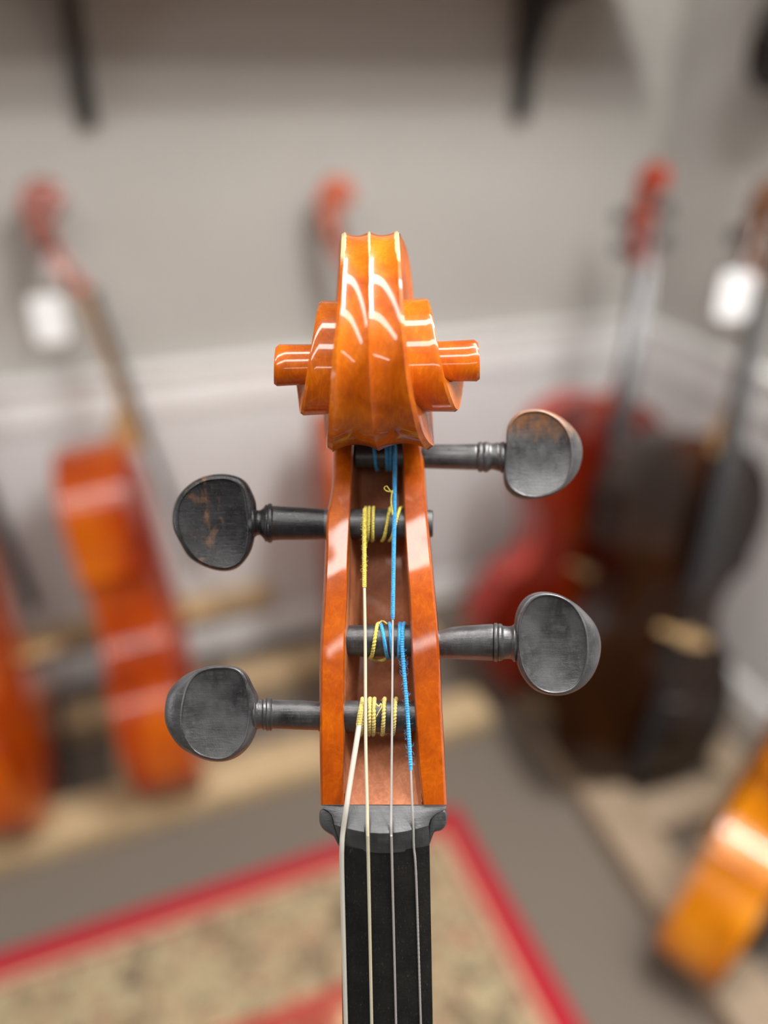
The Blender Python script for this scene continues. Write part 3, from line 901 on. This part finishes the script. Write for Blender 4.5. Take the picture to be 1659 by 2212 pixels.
# ---- strings
def silk(per, amp=0.13):
    return lambda a, s: 1 + amp * math.cos(a * 1.0 - 2 * PI * s / per)
def ringed(per, amp=0.05):
    return lambda a, s: 1 + amp * math.cos(2 * PI * s / per)
def resample(pts, step):
    """pts (px,py,z,r) -> dense list via Catmull-Rom"""
    out = []
    n = len(pts)
    for i in range(n - 1):
        p0 = np.array(pts[max(i - 1, 0)], float); p1 = np.array(pts[i], float); p2 = np.array(pts[i + 1], float); p3 = np.array(pts[min(i + 2, n - 1)], float)
        L = np.linalg.norm((p2 - p1)[:3]); k = max(1, int(L / step))
        for s in range(k):
            t = s / k
            out.append(0.5 * ((2 * p1) + (-p0 + p2) * t + (2 * p0 - 5 * p1 + 4 * p2 - p3) * t * t + (-p0 + 3 * p1 - 3 * p2 + p3) * t**3))
    out.append(np.array(pts[-1], float))
    return out
def thread(name, pts, mat, parent, step=2.0, sides=10, mod=None, label=None, ext=None):
    d = resample(pts, step)
    P = [Q(*p[:3]) for p in d]; rad = [p[3] * S for p in d]
    if ext: P += ext; rad += [rad[-1]] * len(ext)
    mm = MB(); mm.tube(P, rad, sides, mod)
    o = mm.build(name, M[mat], parent, smooth=80)
    if label: o['label'] = label
    return o
def fbz(x, y, lift):
    u = (x - 831) / 97
    return 18 * (1 - u * u) - 72 * (y - 1834) / 378 + lift
def nutz(x, r):
    u = (x - 722) / 204; return 8 + 24 * arch(min(max(u, 0.02), .98)) + r - 4
def tails(k):
    u = -1.5 + k
    return [XF @ Vector((u * 0.0155, -0.109 + 0.0035 * abs(u), 0.355)), XF @ Vector((u * 0.0125, -0.074, 0.24))]
PEG = {'L1': (1132, -128, 33), 'L2': (1548, -55, 35), 'R1': (987, -178, 26), 'R2': (1384, -77, 34)}
# lowest string: thick and pale
s1 = thread('string', [(776, 1566, -10, 6.2), (769, 1610, 0, 6), (757, 1685, 14, 5.8), (748, 1745, 24, 5.6), (741, 1795, nutz(742, 6), 5.4), (738.5, 1830, fbz(740, 1836, 14), 5.3),
                       (739, 1900, fbz(740, 1900, 12), 5.2), (747, 2212, fbz(747, 2212, 12), 5)], 'white_string', HEAD, 6, 12, label='thick pale white wound string at the far left', ext=tails(0))
s2 = thread('string', [(787, 1262, -52, 3.5), (789, 1400, -30, 3.6), (790, 1600, 0, 3.6), (793, 1740, 22, 3.7), (794, 1798, nutz(794, 4), 3.7), (795.5, 1850, fbz(795, 1850, 8), 3.6),
                       (803, 2212, fbz(803, 2212, 8), 3.4)], 'cream_string', HEAD, 6, 12, label='cream wound string second from the left', ext=tails(1))
s3 = thread('string', [(848.5, 1335, -44, 2.4), (846.5, 1600, -2, 2.5), (845, 1740, 20, 2.5), (845, 1799, nutz(845, 3), 2.6), (846.5, 1850, fbz(846, 1850, 7), 2.6), (855.5, 2212, fbz(855, 2212, 7), 2.5)],
            'steel', HEAD, 6, 10, label='bright steel string third from the left', ext=tails(2))
s4 = thread('string', [(887.5, 1658, 6, 2.3), (891, 1750, 19, 2.3), (893, 1795, nutz(893, 2.5), 2.3), (894, 1830, fbz(895, 1836, 5), 2.3), (899, 1900, fbz(899, 1900, 6), 2.5), (909, 2212, fbz(909, 2212, 6), 2.4)],
            'steel', HEAD, 2.2, 10, mod=ringed(0.0007, .08), label='thin finely wound steel string at the right', ext=tails(3))
def arcs(peg, tops, r):
    """helical wraps: tops = [(x_top, x_bottom), ...] front passes"""
    cy, zc, pr = PEG[peg]; out = []
    rr = pr + r * 0.8
    for i, (xt, xb) in enumerate(tops):
        for k in range(9):
            a = R(95 - 190 * k / 8)
            out.append((xt + (xb - xt) * k / 8, cy - rr * math.sin(a), zc + rr * math.cos(a), r))
        if i + 1 < len(tops):
            xn = tops[i + 1][0]
            for k in range(1, 6):
                a = R(-95 - 170 * k / 6)
                out.append((xb + (xn - xb) * k / 6, cy - rr * math.sin(a), zc + rr * math.cos(a), r))
    return out
# silk sleeves
thread('silk_sleeve', [(784, 1514, -50, 6.2), (783, 1520, -25, 6.6), (780, 1535, -14, 6.8), (775, 1568, -10, 6.6)], 'mustard', s1, 1.2, 10, silk(0.0009, .05), 'pale yellow silk sleeve')
thread('silk_wrap', arcs('L2', [(783, 779), (799, 797), (809, 806), (831, 826), (856, 848)], 4.4), 'mustard', s1, 1.3, 8, silk(0.0012, .16), 'pale yellow silk wound in spaced turns round the lowest left peg')
thread('silk_sleeve', [(788, 1100, -85, 4.6), (787.5, 1108, -78, 4.6), (787, 1130, -73, 4.7), (787, 1200, -62, 4.7), (787, 1268, -51, 4.8)], 'yellow', s2, 1.0, 10, ringed(0.0007, .10), 'bright yellow silk sleeve')
thread('silk_wrap', arcs('L1', [(790, 789), (798, 794), (807, 804), (846, 825), (868, 840)], 3.6), 'yellow', s2, 1.3, 8, silk(0.0010, .16), 'bright yellow silk wound round the upper left peg')
thread('loose_end', [(848, 1112, -80, 2.2), (845, 1085, -78, 2), (846, 1068, -76, 1.8), (848, 1060, -75, 1.6), (843, 1062, -76, 1.5), (834, 1060, -78, 1.5), (830, 1054, -79, 1.4), (835, 1050, -78, 1.4), (840, 1056, -77, 1.4), (845, 1064, -76, 1.4)],
       'yellow', s2, 1.5, 6, silk(0.0008, .15))
thread('silk_sleeve', [(853, 962, -165, 4.4), (853, 990, -145, 4.6), (852.5, 1050, -107, 4.7), (852, 1100, -84, 4.8), (849.5, 1250, -58, 4.7), (848.5, 1322, -46, 4.6), (848.5, 1338, -44, 3.6)], 'blue', s3, 1.1, 10, ringed(0.0007, .06), 'blue silk sleeve')
thread('silk_wrap', arcs('R1', [(806, 814), (834, 837), (842, 844), (853, 852)], 3.4), 'blue', s3, 1.5, 8, silk(0.0010, .1), 'blue silk wound round the upper right peg under the scroll')
thread('silk_sleeve', [(873, 1346, -72, 4.0), (871, 1352, -52, 4.2), (869, 1370, -40, 4.3), (869, 1400, -36, 4.3), (872, 1440, -30, 4.3), (878, 1510, -18, 4.4), (883, 1580, -8, 4.3), (887, 1655, 5, 4.1), (887.5, 1662, 6, 3.0)],
       'blue', s4, 1.0, 10, ringed(0.0009, .10), 'blue silk sleeve running down to the right')
thread('silk_wrap', arcs('R2', [(820, 840), (841, 849), (864, 861), (872, 868)], 4.2), 'blue', s4, 1.4, 8, ringed(0.0007, .06), 'blue silk wound round the lower right peg')
thread('loose_end', arcs('R2', [(818, 800)], 4.0) + [(806, 1424, -95, 3), (826, 1426, -78, 3.2), (832, 1423, -70, 3)], 'yellow', s4, 1.2, 8, silk(0.0013, .16), 'yellow tail of the silk over the lower right peg')
thread('loose_end', [(818, 1348, -60, 2.2), (824, 1342, -66, 2), (830, 1343, -64, 2.2), (836, 1348, -62, 1.8)], 'mustard', s4, 1.2, 6)
thread('loose_end', [(812, 1520, -18, 1.6), (818, 1526, -16, 2.0), (823, 1520, -17, 1.3), (824, 1528, -15, 1.2), (818, 1538, -14, 1.2), (813, 1548, -13, 1.0)], 'mustard', s1, 1.0, 6)
# stray silk fibres along the blue sleeve and wraps
def fuzz(name, centre, n, mat, parent, ln=8, spread=4.5):
    mm = MB(); rnd = random.Random(hash(len(centre)) % 97 + n)
    for i in range(n):
        t = rnd.random() * (len(centre) - 1); k = int(t); f = t - k
        p = np.array(centre[k]) * (1 - f) + np.array(centre[k + 1]) * f
        a = rnd.uniform(-1, 1); s_ = rnd.choice((-1, 1))
        l = ln * rnd.uniform(.4, 1.2)
        q = [(p[0] + s_ * spread * .8, p[1], p[2], .28), (p[0] + s_ * (spread + l * .5), p[1] + a * l * .6, p[2] + 1, .25), (p[0] + s_ * (spread + l * .7), p[1] + a * l * 1.3, p[2] + 2, .15)]
        mm.tube([Q(*x[:3]) for x in q], [x[3] * S for x in q], 4, caps=False)
    o = mm.build(name, M[mat], parent); o['kind'] = 'stuff'
fuzz('stray_fibres', [(869, 1400, -36), (872, 1440, -30), (878, 1510, -18), (883, 1580, -8), (887, 1655, 5)], 90, 'blue', s4)
fuzz('stray_fibres', [(787, 1108, -74), (787, 1160, -68), (787, 1250, -54)], 60, 'yellow', s2, 5)
fuzz('stray_fibres', [(797, 1580, -45), (806, 1582, -45), (829, 1584, -45), (850, 1584, -45)], 40, 'mustard', s1, 7, 1)

# ---- tuning pegs
def c6(p): return (900 + p[0] / 3.252, 860 + p[1] / 3.252)
def c5(p): return (340 + p[0] / 3.161, 980 + p[1] / 3.161)
def polar(poly, c, N):
    d = dense(poly, 8)
    an = sorted(((math.atan2(y - c[1], x - c[0]) % (2 * PI)), math.hypot(x - c[0], y - c[1])) for x, y in d)
    A = [a for a, _ in an]; Rr = [r for _, r in an]
    A = [A[-1] - 2 * PI] + A + [A[0] + 2 * PI]; Rr = [Rr[-1]] + Rr + [Rr[0]]
    th = np.linspace(0, 2 * PI, N, endpoint=False)
    rr = np.interp(th, A, Rr)
    for _ in range(2): rr = (np.roll(rr, 1) + 2 * rr + np.roll(rr, -1)) / 4
    return [(c[0] + r * math.cos(t), c[1] + r * math.sin(t)) for t, r in zip(th, rr)]
def peg(outer, face, shaft, inner, zc, mat, label, T=30, wear=None, dish=17):
    mm = MB()
    N = 18
    st = inner + shaft
    dn = resample([(x, cy, r, 0) for x, cy, r in st], 2.0)
    mm.grid([[Q(p[0], p[1] - p[2] * math.sin(2 * PI * k / 28), zc + p[2] * math.cos(2 * PI * k / 28)) for k in range(28)] for p in dn], close_u=True, caps=True)
    pg = mm.build('peg', mat, HEAD, smooth=50)
    pg['label'] = label
    N = 96
    fc = (sum(p[0] for p in face) / len(face), sum(p[1] for p in face) / len(face))
    O = polar(outer, fc, N); F = polar(face, fc, N)
    F = [tuple(np.array(f) if math.hypot(f[0] - fc[0], f[1] - fc[1]) <= math.hypot(o[0] - fc[0], o[1] - fc[1]) - 1 else fc + (np.array(o) - fc) * .985) for f, o in zip(F, O)]
    oc = (sum(p[0] for p in O) / N, sum(p[1] for p in O) / N)
    rings = []; wr = []
    def ring(P, z):
        rings.append([Q(x, y, zc + z) for x, y in P])
        wr.append([wear(x, y) if wear else 0.0 for x, y in P])
    def sc(P, c, k): return [(c[0] + (x - c[0]) * k, c[1] + (y - c[1]) * k) for x, y in P]
    for k, z in ((0.02, -T), (.5, -T + 1), (.8, -T + 1), (.88, -T)): ring(sc(O, oc, k), z)
    for a in (75, 55, 35, 15): ring(sc(O, oc, 0.88 + 0.12 * (1 - math.sin(R(a)) ** 2) ** .5), -T * math.sin(R(a)))
    for a in (0, 12, 24, 36, 48, 60, 72, 80, 86):
        t = 1 - math.cos(R(a))
        ring([(o[0] + (f[0] - o[0]) * t, o[1] + (f[1] - o[1]) * t) for o, f in zip(O, F)], T * math.sin(R(a)) ** .8)
    ring(F, T + 1.4)
    ring(sc(F, fc, .985), T + 2.6)
    ring(sc(F, fc, .97), T + 2.6)
    ring(sc(F, fc, .955), T + 1.4)
    for k in (.945, .9, .8, .7, .58, .46, .34, .25):
        ring(sc(F, fc, k), T + .6 - dish * (1 - k * k) ** 1.0)
    mm = MB(); mm.grid(rings, close_u=True, wear=wr)
    mm.f.append(tuple(range(len(mm.v) - N, len(mm.v))))
    mm.build('peg_head', mat, pg, smooth=38)
    return pg
o_ = [(685, 1640), (695, 1520), (735, 1430), (800, 1378), (890, 1360), (1000, 1380), (1110, 1440), (1200, 1520), (1265, 1610), (1295, 1720), (1280, 1850), (1230, 1960), (1150, 2040), (1040, 2085), (930, 2085), (830, 2050), (760, 1980), (710, 1880), (690, 1760)]
f_ = [(715, 1660), (725, 1560), (760, 1470), (820, 1400), (900, 1375), (1000, 1390), (1090, 1440), (1150, 1520), (1190, 1620), (1205, 1740), (1195, 1870), (1150, 1990), (1080, 2060), (960, 2080), (860, 2050), (790, 1980), (740, 1880), (718, 1770)]
peg([c6(p) for p in o_], [c6(p) for p in f_],
    [(950, 1392, 30), (977, 1389, 34.5), (1023, 1388, 37.5), (1064, 1387.5, 39.5), (1066, 1387.5, 37.5), (1068, 1387.5, 41.5), (1074, 1387.5, 41.5), (1076, 1387.5, 38.5), (1078, 1387.5, 40.5), (1084, 1387.5, 39.5), (1088, 1388, 36), (1104, 1388, 35.5), (1112, 1389, 41), (1120, 1389, 30)],
    [(700, 1384, 28), (757, 1384, 33.5), (892, 1384.5, 34), (940, 1390, 31)], -77, M['peg'], 'ebony peg, lower one on the right, with a polished grey head', T=34)
o_ = [(625, 340), (632, 220), (662, 150), (722, 97), (820, 78), (920, 90), (1020, 140), (1100, 210), (1150, 290), (1165, 390), (1140, 500), (1080, 590), (1000, 655), (900, 695), (800, 710), (710, 705), (645, 660), (612, 600), (608, 480)]
f_ = [(635, 340), (640, 225), (672, 155), (730, 103), (820, 84), (910, 96), (990, 142), (1050, 210), (1085, 300), (1095, 400), (1085, 500), (1050, 600), (980, 660), (880, 695), (780, 695), (700, 665), (645, 610), (622, 520), (622, 430)]
wearR1 = lambda x, y: max(0.0, min(0.8, (985 - y) / 110))
peg([c6(p) for p in o_], [c6(p) for p in f_],
    [(925, 986, 26), (1027, 987, 28), (1030, 987, 27), (1034, 987, 32), (1040, 987, 32.5), (1043, 987, 30.5), (1047, 987, 33), (1052, 987, 33), (1060, 986, 28.5), (1068, 986, 29), (1076, 986.5, 31), (1078, 987, 30), (1082, 988, 33), (1088, 988, 34), (1096, 988, 26)],
    [(768, 986, 24), (900, 986, 25)], -178, M['peg_worn'], 'ebony peg, upper one on the right, with a brown worn top on its head', T=32, wear=wearR1)
o_ = [(110, 370), (150, 280), (230, 200), (320, 155), (420, 138), (520, 148), (600, 185), (640, 250), (675, 340), (670, 450), (665, 560), (640, 660), (590, 740), (530, 790), (450, 803), (360, 785), (270, 745), (205, 695), (150, 600), (110, 520), (100, 440)]
f_ = [(135, 380), (165, 295), (240, 220), (320, 178), (420, 163), (500, 170), (560, 205), (595, 270), (612, 370), (625, 470), (622, 580), (600, 680), (560, 745), (500, 780), (430, 785), (340, 762), (260, 715), (200, 640), (155, 560), (132, 470)]
wearL1 = lambda x, y: 0.28 * max(0.0, 1 - abs(x - 445) / 60)
peg([c5(p) for p in o_], [c5(p) for p in f_],
    [(535, 1129, 28), (545, 1129, 35), (549, 1129, 33), (556, 1129, 27.5), (563, 1129, 28), (570, 1130, 35), (574, 1130, 41), (577, 1130, 39.5), (580, 1130, 42.5), (586, 1130, 42.5), (589, 1130, 38), (593, 1130, 37.5), (609, 1130, 36.4), (656, 1131, 35), (706, 1132.5, 32.5)],
    [], -128, M['peg_brown'], 'ebony peg, upper one on the left, with brown flecks on its head', T=26, wear=wearL1, dish=10)
# the shaft's run through the box
mm = MB()
dn = [(700, 1132.5, 33), (770, 1132, 33), (880, 1131, 32), (925, 1131, 30), (934, 1131, 29), (935.5, 1131, 26)]
mm.grid([[Q(p[0], p[1] - p[2] * math.sin(2 * PI * k / 28), -128 + p[2] * math.cos(2 * PI * k / 28)) for k in range(28)] for p in dn], close_u=True, caps=True)
mm.build('peg_shaft', M['peg'], [o for o in HEAD.children if o.name.startswith('peg') and 'brown flecks' in o.get('label', '')][0])
o_ = [(50, 1750), (70, 1640), (130, 1560), (200, 1505), (270, 1475), (360, 1450), (450, 1448), (540, 1455), (610, 1500), (650, 1580), (690, 1660), (685, 1760), (680, 1880), (650, 1960), (600, 2030), (520, 2085), (420, 2105), (320, 2090), (230, 2050), (150, 2000), (90, 1920), (55, 1840)]
f_ = [(175, 1680), (200, 1590), (250, 1510), (330, 1468), (430, 1455), (530, 1465), (580, 1505), (610, 1580), (630, 1680), (635, 1780), (620, 1880), (590, 1970), (530, 2045), (450, 2090), (350, 2083), (260, 2045), (200, 1970), (165, 1880), (160, 1780)]
peg([c5(p) for p in o_], [c5(p) for p in f_],
    [(540, 1543, 30), (549, 1543, 39), (553, 1543, 34), (561, 1543, 32), (566, 1543, 31), (569, 1543, 34.5), (574, 1543, 33), (577, 1543, 36.5), (582, 1543, 35), (586, 1543, 36.5), (588, 1543, 32), (600, 1543, 31.5), (656, 1545, 32), (692, 1547, 31)],
    [], -55, M['peg'], 'ebony peg, lowest on the left, with a scratched grey head', T=34, dish=12)
mm = MB()
dn = [(688, 1547, 33), (757, 1548, 35), (895, 1549, 34), (945, 1549, 32), (949, 1549, 29)]
mm.grid([[Q(p[0], p[1] - p[2] * math.sin(2 * PI * k / 28), -55 + p[2] * math.cos(2 * PI * k / 28)) for k in range(28)] for p in dn], close_u=True, caps=True)
mm.build('peg_shaft', M['peg'], [o for o in HEAD.children if o.name.startswith('peg') and 'lowest on the left' in o.get('label', '')][0])
